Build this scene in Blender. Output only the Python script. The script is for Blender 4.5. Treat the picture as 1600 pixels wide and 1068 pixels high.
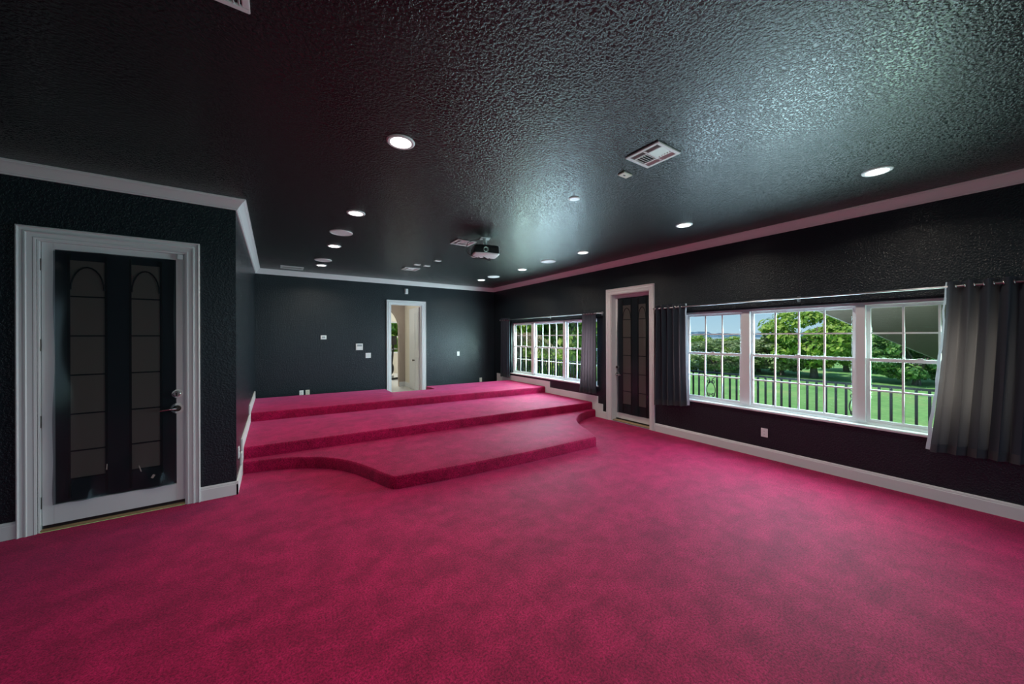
import bpy, bmesh, math, random
from mathutils import Vector, Matrix

random.seed(11)
for o in list(bpy.data.objects):
    bpy.data.objects.remove(o, do_unlink=True)
SC = bpy.context.scene
COL = SC.collection

# ---------------------------------------------------------------- camera
YAW, ROLL, HCAM = 0.59397, -0.00334, 1.62
cam = bpy.data.cameras.new('camera')
cam.sensor_fit = 'HORIZONTAL'
cam.sensor_width = 36.0
cam.lens = 549.449 * 36.0 / 1600.0
cam.shift_y = -(534.0 - 525.48) / 1600.0
cam.clip_start = 0.05
cam.clip_end = 4000
camo = bpy.data.objects.new('camera', cam)
camo.matrix_world = (Matrix.Translation((0, 0, HCAM)) @ Matrix.Rotation(-YAW, 4, 'Z')
                     @ Matrix.Rotation(math.pi / 2, 4, 'X') @ Matrix.Rotation(ROLL, 4, 'Z'))
COL.objects.link(camo)
SC.camera = camo

# ---------------------------------------------------------------- sky, sun, daylight, exposure
SC.view_settings.view_transform = 'Standard'
SC.view_settings.look = 'None'
SC.view_settings.exposure = 0.0
SC.view_settings.gamma = 1.0
SC.view_settings.use_curve_mapping = False
SC.cycles.use_denoising = True
SC.cycles.max_bounces = 10
SC.cycles.transparent_max_bounces = 24

world = bpy.data.worlds.new('sky')
SC.world = world
world.use_nodes = True
wn, wl = world.node_tree.nodes, world.node_tree.links
wn.clear()
w_out = wn.new('ShaderNodeOutputWorld')
w_bg = wn.new('ShaderNodeBackground')
w_tc = wn.new('ShaderNodeTexCoord')
w_sep = wn.new('ShaderNodeSeparateXYZ')
w_rmp = wn.new('ShaderNodeValToRGB')
w_rmp.color_ramp.elements[0].position = 0.0
w_rmp.color_ramp.elements[0].color = (0.44, 0.64, 0.76, 1)
w_rmp.color_ramp.elements[1].position = 0.75
w_rmp.color_ramp.elements[1].color = (0.10, 0.26, 0.52, 1)
_e = w_rmp.color_ramp.elements.new(0.12)
_e.color = (0.26, 0.49, 0.68, 1)
wl.new(w_tc.outputs['Generated'], w_sep.inputs[0])
wl.new(w_sep.outputs['Z'], w_rmp.inputs[0])
wl.new(w_rmp.outputs[0], w_bg.inputs['Color'])
w_bg.inputs['Strength'].default_value = 1.12
wl.new(w_bg.outputs[0], w_out.inputs[0])

sun = bpy.data.lights.new('sun', 'SUN')
sun.energy = 4.4
sun.angle = math.radians(0.6)
sun.color = (1.0, 0.95, 0.86)
suno = bpy.data.objects.new('sun', sun)
suno.rotation_euler = Vector((-0.60, 0.25, 0.85)).to_track_quat('Z', 'Y').to_euler()
suno.location = (-20, 8, 30)
COL.objects.link(suno)

# room constants (metres); camera stands at the origin
AX, DY, BY, LX = 5.386, 4.619, 8.940, -0.330      # right wall, left door wall, back wall, left return wall
RX, RY = -3.4, -3.2                               # unseen left and rear walls behind the camera
ZC, HB = 3.038, 0.136


def daylight(name, loc, size, facing, power, color):
    """daylight entering through a window: an area light just outside the opening"""
    l = bpy.data.lights.new(name, 'AREA')
    l.shape = 'RECTANGLE'
    l.size, l.size_y = size
    l.energy = power
    l.color = color
    o = bpy.data.objects.new(name, l)
    o.location = loc
    o.rotation_euler = Vector(facing).to_track_quat('-Z', 'Z').to_euler()
    COL.objects.link(o)
    return o


DAY = 68.0     # watts per square metre of window
for (y0, y1, colr) in ((2.29, 3.09, (0.60, 0.83, 1.0)), (1.12, 2.187, (0.60, 0.85, 0.95)), (0.24, 1.04, (0.58, 0.92, 0.80)),
                       (7.17, 7.97, (0.62, 0.92, 0.85)), (5.98, 7.06, (0.58, 0.85, 0.95)), (4.95, 5.90, (0.58, 0.82, 1.0))):
    daylight('window_daylight', (AX + 0.165, (y0 + y1) / 2, 1.31), (y1 - y0, 1.30), (-1, 0, 0), DAY * (y1 - y0) * 1.3 * (1.3 if y0 > 4 else 1.0), colr)
daylight('added_rear_fill', (1.2, RY - 0.25, 1.5), (4.6, 2.0), (0, 1, 0), 38.0, (0.50, 0.82, 1.0))  # fill light from behind the camera, outside the added rear window


# ---------------------------------------------------------------- materials
def mat(name, base=(0.8, 0.8, 0.8), rough=0.5, metal=0.0, **kw):
    m = bpy.data.materials.new(name)
    m.use_nodes = True
    b = m.node_tree.nodes['Principled BSDF']
    b.inputs['Base Color'].default_value = (*base, 1)
    b.inputs['Roughness'].default_value = rough
    b.inputs['Metallic'].default_value = metal
    for k, v in kw.items():
        b.inputs[k.replace('_', ' ')].default_value = v
    return m


def nodes_of(m):
    return m.node_tree.nodes, m.node_tree.links, m.node_tree.nodes['Principled BSDF']


def tex_noise(m, scale, detail=2, rough=0.5, stretch=None):
    n, l, b = nodes_of(m)
    tc = n.new('ShaderNodeTexCoord')
    t = n.new('ShaderNodeTexNoise')
    t.inputs['Scale'].default_value = scale
    t.inputs['Detail'].default_value = detail
    t.inputs['Roughness'].default_value = rough
    if stretch:
        mp = n.new('ShaderNodeMapping')
        mp.inputs['Scale'].default_value = stretch[:3]
        if len(stretch) > 3:
            mp.inputs['Rotation'].default_value = (0, 0, stretch[3])
        l.new(tc.outputs['Object'], mp.inputs[0])
        l.new(mp.outputs[0], t.inputs['Vector'])
    else:
        l.new(tc.outputs['Object'], t.inputs['Vector'])
    return t


def ramp(m, src, stops):
    n, l, b = nodes_of(m)
    r = n.new('ShaderNodeValToRGB')
    r.color_ramp.elements[0].position, r.color_ramp.elements[0].color = stops[0][0], (*stops[0][1], 1)
    r.color_ramp.elements[1].position, r.color_ramp.elements[1].color = stops[-1][0], (*stops[-1][1], 1)
    for p, c in stops[1:-1]:
        r.color_ramp.elements.new(p).color = (*c, 1)
    l.new(src, r.inputs[0])
    return r


def bump(m, src, strength, dist):
    n, l, b = nodes_of(m)
    u = n.new('ShaderNodeBump')
    u.inputs['Strength'].default_value = strength
    u.inputs['Distance'].default_value = dist
    l.new(src, u.inputs['Height'])
    l.new(u.outputs[0], b.inputs['Normal'])
    return u


def mul(m, a, bsock):
    n, l, b = nodes_of(m)
    x = n.new('ShaderNodeMixRGB')
    x.blend_type = 'MULTIPLY'
    x.inputs[0].default_value = 1
    l.new(a, x.inputs[1])
    l.new(bsock, x.inputs[2])
    return x


def black_paint(name, base, rough, spec, scale, dist):
    m = mat(name, base, rough)
    n, l, b = nodes_of(m)
    b.inputs['Specular IOR Level'].default_value = spec
    t = tex_noise(m, scale, 3, 0.55)
    r = ramp(m, t.outputs['Fac'], [(0.42, (0, 0, 0)), (0.62, (1, 1, 1))])
    bump(m, r.outputs[0], 1.0, dist)
    return m


M = {}
M['wall'] = black_paint('black wall paint', (0.0105, 0.0175, 0.0235), 0.26, 0.42, 62, 0.0019)
M['ceil'] = black_paint('black ceiling paint', (0.0085, 0.0135, 0.0145), 0.27, 0.42, 55, 0.0022)
M['white'] = mat('white trim paint', (0.74, 0.76, 0.77), 0.38)
M['white_metal'] = mat('white metal', (0.78, 0.79, 0.78), 0.4)
M['ivory'] = mat('ivory plastic', (0.72, 0.70, 0.60), 0.4)
M['plate'] = mat('white plastic plate', (0.85, 0.87, 0.87), 0.35)
M['slot'] = mat('dark slot', (0.03, 0.03, 0.03), 0.6)
M['black'] = mat('black plastic', (0.012, 0.013, 0.014), 0.35)
M['iron'] = mat('black iron', (0.010, 0.014, 0.016), 0.45)
M['chrome'] = mat('brushed nickel', (0.75, 0.74, 0.71), 0.22, 1.0)
M['rod'] = mat('dark steel rod', (0.42, 0.43, 0.45), 0.3, 1.0)
M['bronze'] = mat('dark bronze', (0.07, 0.06, 0.05), 0.4, 0.8)
M['beige'] = mat('beige hall paint', (0.46, 0.385, 0.33), 0.7)
M['cream'] = mat('cream hall paint', (0.74, 0.69, 0.58), 0.7)
M['tile'] = mat('pale floor tile', (0.78, 0.77, 0.73), 0.25)
M['stucco'] = mat('grey brown stucco', (0.135, 0.098, 0.078), 0.9)
_t = tex_noise(M['stucco'], 30, 3)
bump(M['stucco'], _t.outputs['Fac'], 0.6, 0.01)
M['concrete'] = mat('balcony concrete', (0.45, 0.43, 0.40), 0.85)
M['wood'] = mat('threshold wood', (0.36, 0.24, 0.13), 0.5)
M['bark'] = mat('bark', (0.16, 0.13, 0.11), 0.9)
_t = tex_noise(M['bark'], 9, 4)
_r = ramp(M['bark'], _t.outputs['Fac'], [(0.3, (0.07, 0.055, 0.045)), (0.7, (0.24, 0.20, 0.17))])
M['bark'].node_tree.links.new(_r.outputs[0], nodes_of(M['bark'])[2].inputs['Base Color'])
M['roof'] = mat('grey roof', (0.25, 0.24, 0.24), 0.8)
M['house'] = mat('white house wall', (0.75, 0.78, 0.80), 0.8)
M['haze_hill'] = mat('far shore', (0.13, 0.22, 0.30), 1.0)  # blue-grey base colour carries the distance haze
M['water'] = mat('lake water', (0.45, 0.58, 0.66), 0.3)
M['brownpane'] = mat('brown obscured pane', (0.50, 0.42, 0.33), 0.35)
M['navystrip'] = mat('dark glazing strip', (0.035, 0.05, 0.06), 0.4)
M['muntin_dark'] = mat('dark leading', (0.012, 0.014, 0.014), 0.5)

# carpet
def make_carpet():
    m = mat('crimson carpet', (0.36, 0.012, 0.075), 0.62)
    n, l, b = nodes_of(m)
    fine = tex_noise(m, 85, 4, 0.85)
    mid = tex_noise(m, 5.0, 7, 0.74)
    streak = tex_noise(m, 2.0, 4, 0.65, (0.8, 1.9, 1, 0.35))
    rf = ramp(m, fine.outputs['Fac'], [(0.34, (0.34, 0.28, 0.30)), (0.66, (1.65, 1.8, 1.75))])
    rm = ramp(m, mid.outputs['Fac'], [(0.34, (0.72, 0.64, 0.66)), (0.66, (1.18, 1.3, 1.26))])
    rs = ramp(m, streak.outputs['Fac'], [(0.32, (0.86, 0.82, 0.84)), (0.66, (1.10, 1.14, 1.12))])
    for r in (rf, rm, rs):
        r.color_ramp.interpolation = 'EASE'
    base = n.new('ShaderNodeRGB')
    base.outputs[0].default_value = (0.31, 0.0028, 0.042, 1)
    x = mul(m, base.outputs[0], rf.outputs[0])
    x = mul(m, x.outputs[0], rm.outputs[0])
    x = mul(m, x.outputs[0], rs.outputs[0])
    l.new(x.outputs[0], b.inputs['Base Color'])
    b.inputs['Specular IOR Level'].default_value = 0.30
    b.inputs['Specular Tint'].default_value = (1.0, 0.36, 0.70, 1)
    b.inputs['Roughness'].default_value = 0.74
    b.inputs['Sheen Weight'].default_value = 0.26
    b.inputs['Sheen Roughness'].default_value = 0.45
    b.inputs['Sheen Tint'].default_value = (1.0, 0.26, 0.62, 1)
    mx = n.new('ShaderNodeMath')
    mx.operation = 'ADD'
    l.new(fine.outputs['Fac'], mx.inputs[0])
    l.new(mid.outputs['Fac'], mx.inputs[1])
    bump(m, mx.outputs[0], 0.30, 0.008)
    return m


M['carpet'] = make_carpet()

# lawn
m = mat('lawn grass', (0.20, 0.40, 0.10), 0.95)
_a = tex_noise(m, 0.22, 4, 0.6)
_b = tex_noise(m, 3.5, 3, 0.6)
_ra = ramp(m, _a.outputs['Fac'], [(0.3, (0.13, 0.33, 0.085)), (0.55, (0.21, 0.44, 0.13)), (0.75, (0.36, 0.42, 0.17))])
_rb = ramp(m, _b.outputs['Fac'], [(0.3, (0.8, 0.8, 0.8)), (0.7, (1.15, 1.15, 1.15))])
m.node_tree.links.new(mul(m, _ra.outputs[0], _rb.outputs[0]).outputs[0], nodes_of(m)[2].inputs['Base Color'])
M['lawn'] = m


def leaf_mat(name, c0, c1, c2):
    m = mat(name, c1, 0.55)
    n, l, b = nodes_of(m)
    t = tex_noise(m, 0.9, 4, 0.7)
    t2 = n.new('ShaderNodeNewGeometry')
    r = ramp(m, t2.outputs['Random Per Island'], [(0.0, c0), (0.5, c1), (1.0, c2)])
    r2 = ramp(m, t.outputs['Fac'], [(0.3, (0.65, 0.7, 0.7)), (0.7, (1.2, 1.15, 1.0))])
    x = mul(m, r.outputs[0], r2.outputs[0])
    l.new(x.outputs[0], b.inputs['Base Color'])
    tr = n.new('ShaderNodeBsdfTranslucent')
    l.new(x.outputs[0], tr.inputs['Color'])
    mx = n.new('ShaderNodeMixShader')
    mx.inputs[0].default_value = 0.35
    out = [q for q in n if q.type == 'OUTPUT_MATERIAL'][0]
    l.new(b.outputs[0], mx.inputs[1])
    l.new(tr.outputs[0], mx.inputs[2])
    l.new(mx.outputs[0], out.inputs['Surface'])
    return m


M['leaf_bright'] = leaf_mat('bright oak leaves', (0.13, 0.28, 0.04), (0.30, 0.50, 0.08), (0.50, 0.64, 0.15))
M['leaf_olive'] = leaf_mat('olive grey leaves', (0.15, 0.24, 0.09), (0.28, 0.39, 0.17), (0.42, 0.50, 0.30))
M['leaf_deep'] = leaf_mat('deep green leaves', (0.06, 0.19, 0.06), (0.15, 0.34, 0.11), (0.30, 0.48, 0.15))
M['frond'] = leaf_mat('dry frond', (0.30, 0.22, 0.14), (0.42, 0.34, 0.22), (0.48, 0.46, 0.25))


def glass_mat():
    m = bpy.data.materials.new('window glass')
    m.use_nodes = True
    n, l = m.node_tree.nodes, m.node_tree.links
    n.clear()
    out = n.new('ShaderNodeOutputMaterial')
    tr = n.new('ShaderNodeBsdfTransparent')
    tr.inputs[0].default_value = (0.97, 0.985, 0.98, 1)
    gl = n.new('ShaderNodeBsdfGlossy')
    gl.inputs['Roughness'].default_value = 0.02
    lw = n.new('ShaderNodeLayerWeight')
    lw.inputs['Blend'].default_value = 0.5
    pw = n.new('ShaderNodeMath')
    pw.operation = 'POWER'
    pw.inputs[1].default_value = 5.0
    l.new(lw.outputs['Facing'], pw.inputs[0])
    fr = n.new('ShaderNodeMath')
    fr.operation = 'MULTIPLY_ADD'
    fr.inputs[1].default_value = 0.6
    fr.inputs[2].default_value = 0.02
    l.new(pw.outputs[0], fr.inputs[0])
    mx = n.new('ShaderNodeMixShader')
    l.new(fr.outputs[0], mx.inputs[0])
    l.new(tr.outputs[0], mx.inputs[1])
    l.new(gl.outputs[0], mx.inputs[2])
    l.new(mx.outputs[0], out.inputs[0])
    return m


M['glass'] = glass_mat()


def film_mat():
    m = mat('black translucent film', (0.018, 0.023, 0.027), 0.15)
    n, l, b = nodes_of(m)
    out = [q for q in n if q.type == 'OUTPUT_MATERIAL'][0]
    tr = n.new('ShaderNodeBsdfTransparent')
    tr.inputs[0].default_value = (0.62, 0.64, 0.68, 1)
    mx = n.new('ShaderNodeMixShader')
    mx.inputs[0].default_value = 0.42
    l.new(tr.outputs[0], mx.inputs[1])
    l.new(b.outputs[0], mx.inputs[2])
    l.new(mx.outputs[0], out.inputs['Surface'])
    return m


M['film'] = film_mat()


def cloth_mat():
    m = mat('slate curtain cloth', (0.040, 0.062, 0.092), 0.75)
    n, l, b = nodes_of(m)
    b.inputs['Sheen Weight'].default_value = 0.2
    out = [q for q in n if q.type == 'OUTPUT_MATERIAL'][0]
    t = tex_noise(m, 90, 2, 0.5, (1, 1, 0.2))
    bump(m, t.outputs['Fac'], 0.2, 0.002)
    tr = n.new('ShaderNodeBsdfTranslucent')
    tr.inputs[0].default_value = (0.038, 0.021, 0.021, 1)
    mx = n.new('ShaderNodeMixShader')
    mx.inputs[0].default_value = 0.5
    l.new(b.outputs[0], mx.inputs[1])
    l.new(tr.outputs[0], mx.inputs[2])
    l.new(mx.outputs[0], out.inputs['Surface'])
    return m


M['cloth'] = cloth_mat()
M['tape'] = mat('grubby tape', (0.34, 0.30, 0.27), 0.5)
M['lining'] = mat('pale curtain lining', (0.42, 0.48, 0.55), 0.8)
M['hem'] = mat('curtain hem', (0.035, 0.042, 0.05), 0.8)


def emit(name, color, strength):
    m = mat(name, (0.9, 0.9, 0.9), 0.4)
    n, l, b = nodes_of(m)
    b.inputs['Emission Color'].default_value = (*color, 1)
    b.inputs['Emission Strength'].default_value = strength
    return m


M['lens'] = emit('lit lamp lens', (1.0, 0.96, 0.90), 9.0)


# ---------------------------------------------------------------- mesh helpers
class MB:
    def __init__(self):
        self.v, self.f = [], []

    def add(self, verts, faces):
        k = len(self.v)
        self.v += [tuple(p) for p in verts]
        self.f += [tuple(i + k for i in q) for q in faces]
        return self

    def box(self, x0, x1, y0, y1, z0, z1):
        x0, x1 = min(x0, x1), max(x0, x1)
        y0, y1 = min(y0, y1), max(y0, y1)
        z0, z1 = min(z0, z1), max(z0, z1)
        v = [(x, y, z) for z in (z0, z1) for y in (y0, y1) for x in (x0, x1)]
        return self.add(v, [(0, 2, 3, 1), (4, 5, 7, 6), (0, 1, 5, 4), (2, 6, 7, 3), (0, 4, 6, 2), (1, 3, 7, 5)])

    def bbox(self, x0, x1, y0, y1, z0, z1, b=0.003):
        """box with chamfered edges"""
        bm = bmesh.new()
        bmesh.ops.create_cube(bm, size=1)
        for q in bm.verts:
            q.co = ((x0 + x1) / 2 + q.co.x * (x1 - x0), (y0 + y1) / 2 + q.co.y * (y1 - y0), (z0 + z1) / 2 + q.co.z * (z1 - z0))
        bmesh.ops.bevel(bm, geom=bm.edges[:], offset=b, segments=2, affect='EDGES')
        bm.verts.index_update()
        self.add([q.co[:] for q in bm.verts], [[q.index for q in f.verts] for f in bm.faces])
        bm.free()
        return self

    def tube(self, pts, r, n=10, caps=True):
        pts = [Vector(p) for p in pts]
        rs = r if isinstance(r, (list, tuple)) else [r] * len(pts)
        k = len(self.v)
        up = None
        for i, p in enumerate(pts):
            if i == 0:
                t = pts[1] - p
            elif i == len(pts) - 1:
                t = p - pts[i - 1]
            else:
                t = (pts[i + 1] - p).normalized() + (p - pts[i - 1]).normalized()
            t.normalize()
            if up is None:
                up = t.orthogonal().normalized()
            u = (up - t * up.dot(t))
            u = u.normalized() if u.length > 1e-6 else t.orthogonal().normalized()
            up = u
            w = t.cross(u)
            for j in range(n):
                a = 2 * math.pi * j / n
                self.v.append(tuple(p + (u * math.cos(a) + w * math.sin(a)) * rs[i]))
        for i in range(len(pts) - 1):
            for j in range(n):
                a, b = k + i * n + j, k + i * n + (j + 1) % n
                self.f.append((a, b, b + n, a + n))
        if caps:
            self.f.append(tuple(k + j for j in range(n))[::-1])
            self.f.append(tuple(k + (len(pts) - 1) * n + j for j in range(n)))
        return self

    def lathe(self, prof, c=(0, 0, 0), axis='Z', n=32):
        """profile (radius, height) around an axis"""
        k = len(self.v)
        for r, h in prof:
            for j in range(n):
                a = 2 * math.pi * j / n
                x, y = r * math.cos(a), r * math.sin(a)
                p = (x, y, h) if axis == 'Z' else ((h, x, y) if axis == 'X' else (x, h, y))
                self.v.append((c[0] + p[0], c[1] + p[1], c[2] + p[2]))
        for i in range(len(prof) - 1):
            for j in range(n):
                a, b = k + i * n + j, k + i * n + (j + 1) % n
                self.f.append((a, b, b + n, a + n))
        if prof[0][0] > 1e-6:
            self.f.append(tuple(k + j for j in range(n))[::-1])
        if prof[-1][0] > 1e-6:
            self.f.append(tuple(k + (len(prof) - 1) * n + j for j in range(n)))
        return self

    def rings(self, rings, close=True, caps=True):
        """list of equal-length vertex loops joined into a skin"""
        k = len(self.v)
        n = len(rings[0])
        for r in rings:
            self.v += [tuple(p) for p in r]
        for i in range(len(rings) - 1):
            for j in range(n if close else n - 1):
                a, b = k + i * n + j, k + i * n + (j + 1) % n
                self.f.append((a, b, b + n, a + n))
        if caps:
            self.f.append(tuple(k + j for j in range(n))[::-1])
            self.f.append(tuple(k + (len(rings) - 1) * n + j for j in range(n)))
        return self

    def mesh(self, name, m, smooth=False):
        me = bpy.data.meshes.new(name)
        me.from_pydata(self.v, [], self.f)
        me.materials.append(m)
        bm = bmesh.new()
        bm.from_mesh(me)
        bmesh.ops.recalc_face_normals(bm, faces=bm.faces[:])
        bm.to_mesh(me)
        bm.free()
        if smooth:
            me.polygons.foreach_set('use_smooth', [True] * len(me.polygons))
            me.set_sharp_from_angle(angle=math.radians(smooth if smooth is not True else 40))
        me.update()
        return me

    def build(self, name, m, parent=None, smooth=False):
        return link(name, self.mesh(name, m, smooth), parent)


def link(name, me, parent=None, loc=None):
    o = bpy.data.objects.new(name, me)
    COL.objects.link(o)
    if parent:
        o.parent = parent
    if loc:
        o.location = loc
    return o


def empty(name, loc=(0, 0, 0), parent=None):
    o = bpy.data.objects.new(name, None)
    o.empty_display_size = 0.1
    o.location = loc
    COL.objects.link(o)
    if parent:
        o.parent = parent
    return o


def tag(o, label, cat=None, group=None, kind=None):
    o['label'] = label
    if cat:
        o['category'] = cat
    if group:
        o['group'] = group
    if kind:
        o['kind'] = kind
    return o


def struct(o, label, cat):
    return tag(o, label, cat, kind='structure')


def copy_tree(o, parent=None, loc=None):
    c = o.copy()
    COL.objects.link(c)
    c.parent = parent
    if loc:
        c.location = loc
    for ch in list(o.children):
        copy_tree(ch, c)
    return c


def grid_wall(mb, along, thick, zr, holes, axis):
    """wall slab made of cells around rectangular holes; axis 'X' = wall plane normal is X"""
    us = sorted({along[0], along[1]} | {h[0] for h in holes} | {h[1] for h in holes})
    zs = sorted({zr[0], zr[1]} | {h[2] for h in holes} | {h[3] for h in holes})
    vid = {}
    faces = []

    def vert(u, z, t):
        key = (u, z, t)
        if key not in vid:
            vid[key] = len(vid)
        return vid[key]
    solid = lambda i, j: 0 <= i < len(us) - 1 and 0 <= j < len(zs) - 1 and not any(
        h[0] <= (us[i] + us[i + 1]) / 2 <= h[1] and h[2] <= (zs[j] + zs[j + 1]) / 2 <= h[3] for h in holes)
    for i in range(len(us) - 1):
        for j in range(len(zs) - 1):
            if not solid(i, j):
                continue
            u0, u1, z0, z1 = us[i], us[i + 1], zs[j], zs[j + 1]
            for t in (0, 1):
                faces.append([vert(u0, z0, t), vert(u1, z0, t), vert(u1, z1, t), vert(u0, z1, t)])
            for (di, dj, e) in ((-1, 0, ((u0, z0), (u0, z1))), (1, 0, ((u1, z0), (u1, z1))), (0, -1, ((u0, z0), (u1, z0))), (0, 1, ((u0, z1), (u1, z1)))):
                if not solid(i + di, j + dj):
                    (a, b), (c, d) = e
                    faces.append([vert(a, b, 0), vert(c, d, 0), vert(c, d, 1), vert(a, b, 1)])
    vs = [None] * len(vid)
    for (u, z, t), k in vid.items():
        vs[k] = (thick[t], u, z) if axis == 'X' else (u, thick[t], z)
    mb.add(vs, faces)
    return mb


# ================================================================ ROOM SHELL
o = MB().box(RX, AX, RY, DY, -0.12, 0).add(
    [(LX, DY, 0), (AX, DY, 0), (AX, BY, 0), (LX, BY, 0), (LX, DY, -0.12), (AX, DY, -0.12), (AX, BY, -0.12), (LX, BY, -0.12)],
    [(0, 1, 2, 3), (4, 7, 6, 5), (1, 5, 6, 2), (2, 6, 7, 3), (3, 7, 4, 0)]).build('floor', M['carpet'])
struct(o, 'crimson carpet covering the wide open floor', 'floor')
o = MB().box(RX - .2, AX + .2, RY - .2, BY + .14, ZC, ZC + .25).build('ceiling', M['ceil'])
struct(o, 'glossy black textured ceiling with recessed lights', 'ceiling')

W1 = (0.20, 3.13, 0.63, 1.985)          # window opening: y0 y1 z0 z1
W2 = (4.91, 8.01, 0.63, 1.985)
RD = (3.715, 4.555, 0.0, 2.43)          # right door opening
DD = (-1.63, -0.715, 0.0, 2.44)         # left door opening
BD = (2.395, 3.195, 0.0, 2.44)          # back door opening
W3 = (-1.1, 3.5, 0.5, 2.5)              # unseen rear window, added behind the camera to let in fill light
o = grid_wall(MB(), (RY - .15, BY + .12), (AX, AX + .18), (0, ZC), [W1, W2, RD], 'X').build('wall_right', M['wall'])
struct(o, 'black textured wall with the two wide windows and a glazed door', 'wall')
o = grid_wall(MB(), (LX - .12, AX), (BY, BY + .12), (0, ZC), [BD], 'Y').build('wall_back', M['wall'])
struct(o, 'black textured end wall behind the stepped platform', 'wall')
o = MB().box(LX - .12, LX, DY, BY, 0, ZC).build('wall_left_return', M['wall'])
struct(o, 'short black return wall at the left end of the platform', 'wall')
o = grid_wall(MB(), (RX - .12, LX - .12), (DY, DY + .12), (0, ZC), [DD], 'Y').build('wall_left', M['wall'])
struct(o, 'black wall around the white glazed door on the left', 'wall')
o = grid_wall(MB(), (RX - .12, AX), (RY - .12, RY), (0, ZC), [W3], 'Y').build('wall_rear', M['wall'])
struct(o, 'black rear wall behind the viewer', 'wall')
o = MB().box(RX - .12, RX, RY, DY, 0, ZC).build('wall_far_left', M['wall'])
struct(o, 'black side wall left of the viewer', 'wall')

# -------- crown moulding, mitred round the room
ROOM = [(RX, RY), (AX, RY), (AX, BY), (LX, BY), (LX, DY), (RX, DY)]


def offset_poly(poly, off):
    n = len(poly)
    res = []
    for i in range(n):
        p0, p1, p2 = Vector(poly[i - 1]), Vector(poly[i]), Vector(poly[(i + 1) % n])
        d0, d1 = (p1 - p0).normalized(), (p2 - p1).normalized()
        n0, n1 = Vector((-d0.y, d0.x)), Vector((-d1.y, d1.x))
        b = n0 + n1
        b = b / max(1e-6, b.dot(n0)) if b.length > 1e-6 else n0
        res.append(p1 + b * off)
    return res


CROWN = [(0.0, -.103), (.012, -.103), (.015, -.092), (.022, -.088), (.024, -.080), (.038, -.062), (.056, -.036), (.070, -.022),
         (.078, -.018), (.080, -.010), (.090, -.008), (.090, 0.0), (0.0, 0.0)]
crown_rings = [offset_poly(ROOM, c[0]) for c in CROWN]
crown_labels = ['white crown moulding along the rear wall', 'white crown moulding running above the right windows',
                'white crown moulding across the back wall', 'short white crown moulding on the left return wall',
                'white crown moulding above the left glazed door', 'white crown moulding left of the viewer']
for i in range(len(ROOM)):
    j = (i + 1) % len(ROOM)
    r0 = [(crown_rings[k][i].x, crown_rings[k][i].y, ZC + CROWN[k][1]) for k in range(len(CROWN))]
    r1 = [(crown_rings[k][j].x, crown_rings[k][j].y, ZC + CROWN[k][1]) for k in range(len(CROWN))]
    o = MB().rings([r0, r1]).build('trim_%d' % (i + 1), M['white'], smooth=30)
    struct(o, crown_labels[i], 'moulding')

BASE = [(0, 0), (.016, 0), (.016, HB - .030), (.013, HB - .022), (.013, HB - .014), (.008, HB), (0, HB)]


def base_run(mb, p0, p1, inward, m0=0.0, m1=0.0, z=0.0):
    """baseboard between two floor points; inward = unit vector into the room; m0/m1 mitre slopes at the ends"""
    p0, p1, w = Vector(p0), Vector(p1), Vector(inward)
    d = (p1 - p0).normalized()
    r0 = [(*(p0 + w * a + d * (a * m0)), z + h) for a, h in BASE]
    r1 = [(*(p1 + w * a - d * (a * m1)), z + h) for a, h in BASE]
    mb.rings([r0, r1])


def stepped_base(mb, X, sgn, segs):
    """flat stepped board on a side wall; segs = list of (y0, y1, z0, z1) boxes in the wall plane"""
    for y0, y1, z0, z1 in segs:
        mb.box(X, X + sgn * .015, y0, y1, z0, z1)


# platform nose positions
T1, T2, T3 = .141, .282, .423
mb = MB()
base_run(mb, (AX, RY), (AX, 3.612), (-1, 0))
o = mb.build('baseboard_right', M['white'])
struct(o, 'white baseboard under the wide right window', 'baseboard')
mb = MB()
stepped_base(mb, AX, -1, [(4.662, 4.76, 0, HB), (4.76, 4.885, 0, T1 + HB), (4.885, 6.375, 0, T2 + HB), (6.375, 8.75, 0, T3 + HB)])
o = mb.build('baseboard_right_steps', M['white'])
struct(o, 'white stepped baseboard following the platform on the right wall', 'baseboard')
mb = MB()
stepped_base(mb, LX, 1, [(DY - .016, 5.14, 0, HB), (5.14, 5.24, 0, T1 + HB), (5.24, 6.80, 0, T2 + HB), (6.80, 8.6, 0, T3 + HB)])
o = mb.build('baseboard_left_steps', M['white'])
struct(o, 'white stepped baseboard on the left return wall', 'baseboard')
mb = MB()
base_run(mb, (LX + .016, DY), (-0.612, DY), (0, -1))
base_run(mb, (-1.735, DY), (RX, DY), (0, -1))
o = mb.build('baseboard_left', M['white'])
struct(o, 'white baseboard either side of the left glazed door', 'baseboard')


# ================================================================ DOORS
CASE = [(0, 0), (0, .026), (.008, .030), (.014, .024), (.016, .019), (.036, .017), (.040, .023), (.050, .025), (.056, .018), (.084, .013), (.090, .016), (.102, .012), (.102, 0)]


def casing(parent, plane, face, u0, u1, z0, z1, prof=CASE, width=.102, udir=1):
    """U-shaped mitred casing. plane: 'X' or 'Y'; face = wall plane coordinate; room side is -normal.
       u0,u1,z1 = inner opening edges; returns one part"""
    P = (lambda u, z, t: (face - t, u, z)) if plane == 'X' else (lambda u, z, t: (u, face - t, z))
    rings = []
    for (cu, cz, su, sz) in ((u0, z0, -1, 0), (u0, z1, -1, 1), (u1, z1, 1, 1), (u1, z0, 1, 0)):
        ring = []
        for w, t in prof:
            e = width - w
            ring.append(P(cu + su * e, cz + sz * e, t))
        rings.append(ring)
    return MB().rings(rings).build('casing', M['white'], parent, smooth=30)


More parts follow.
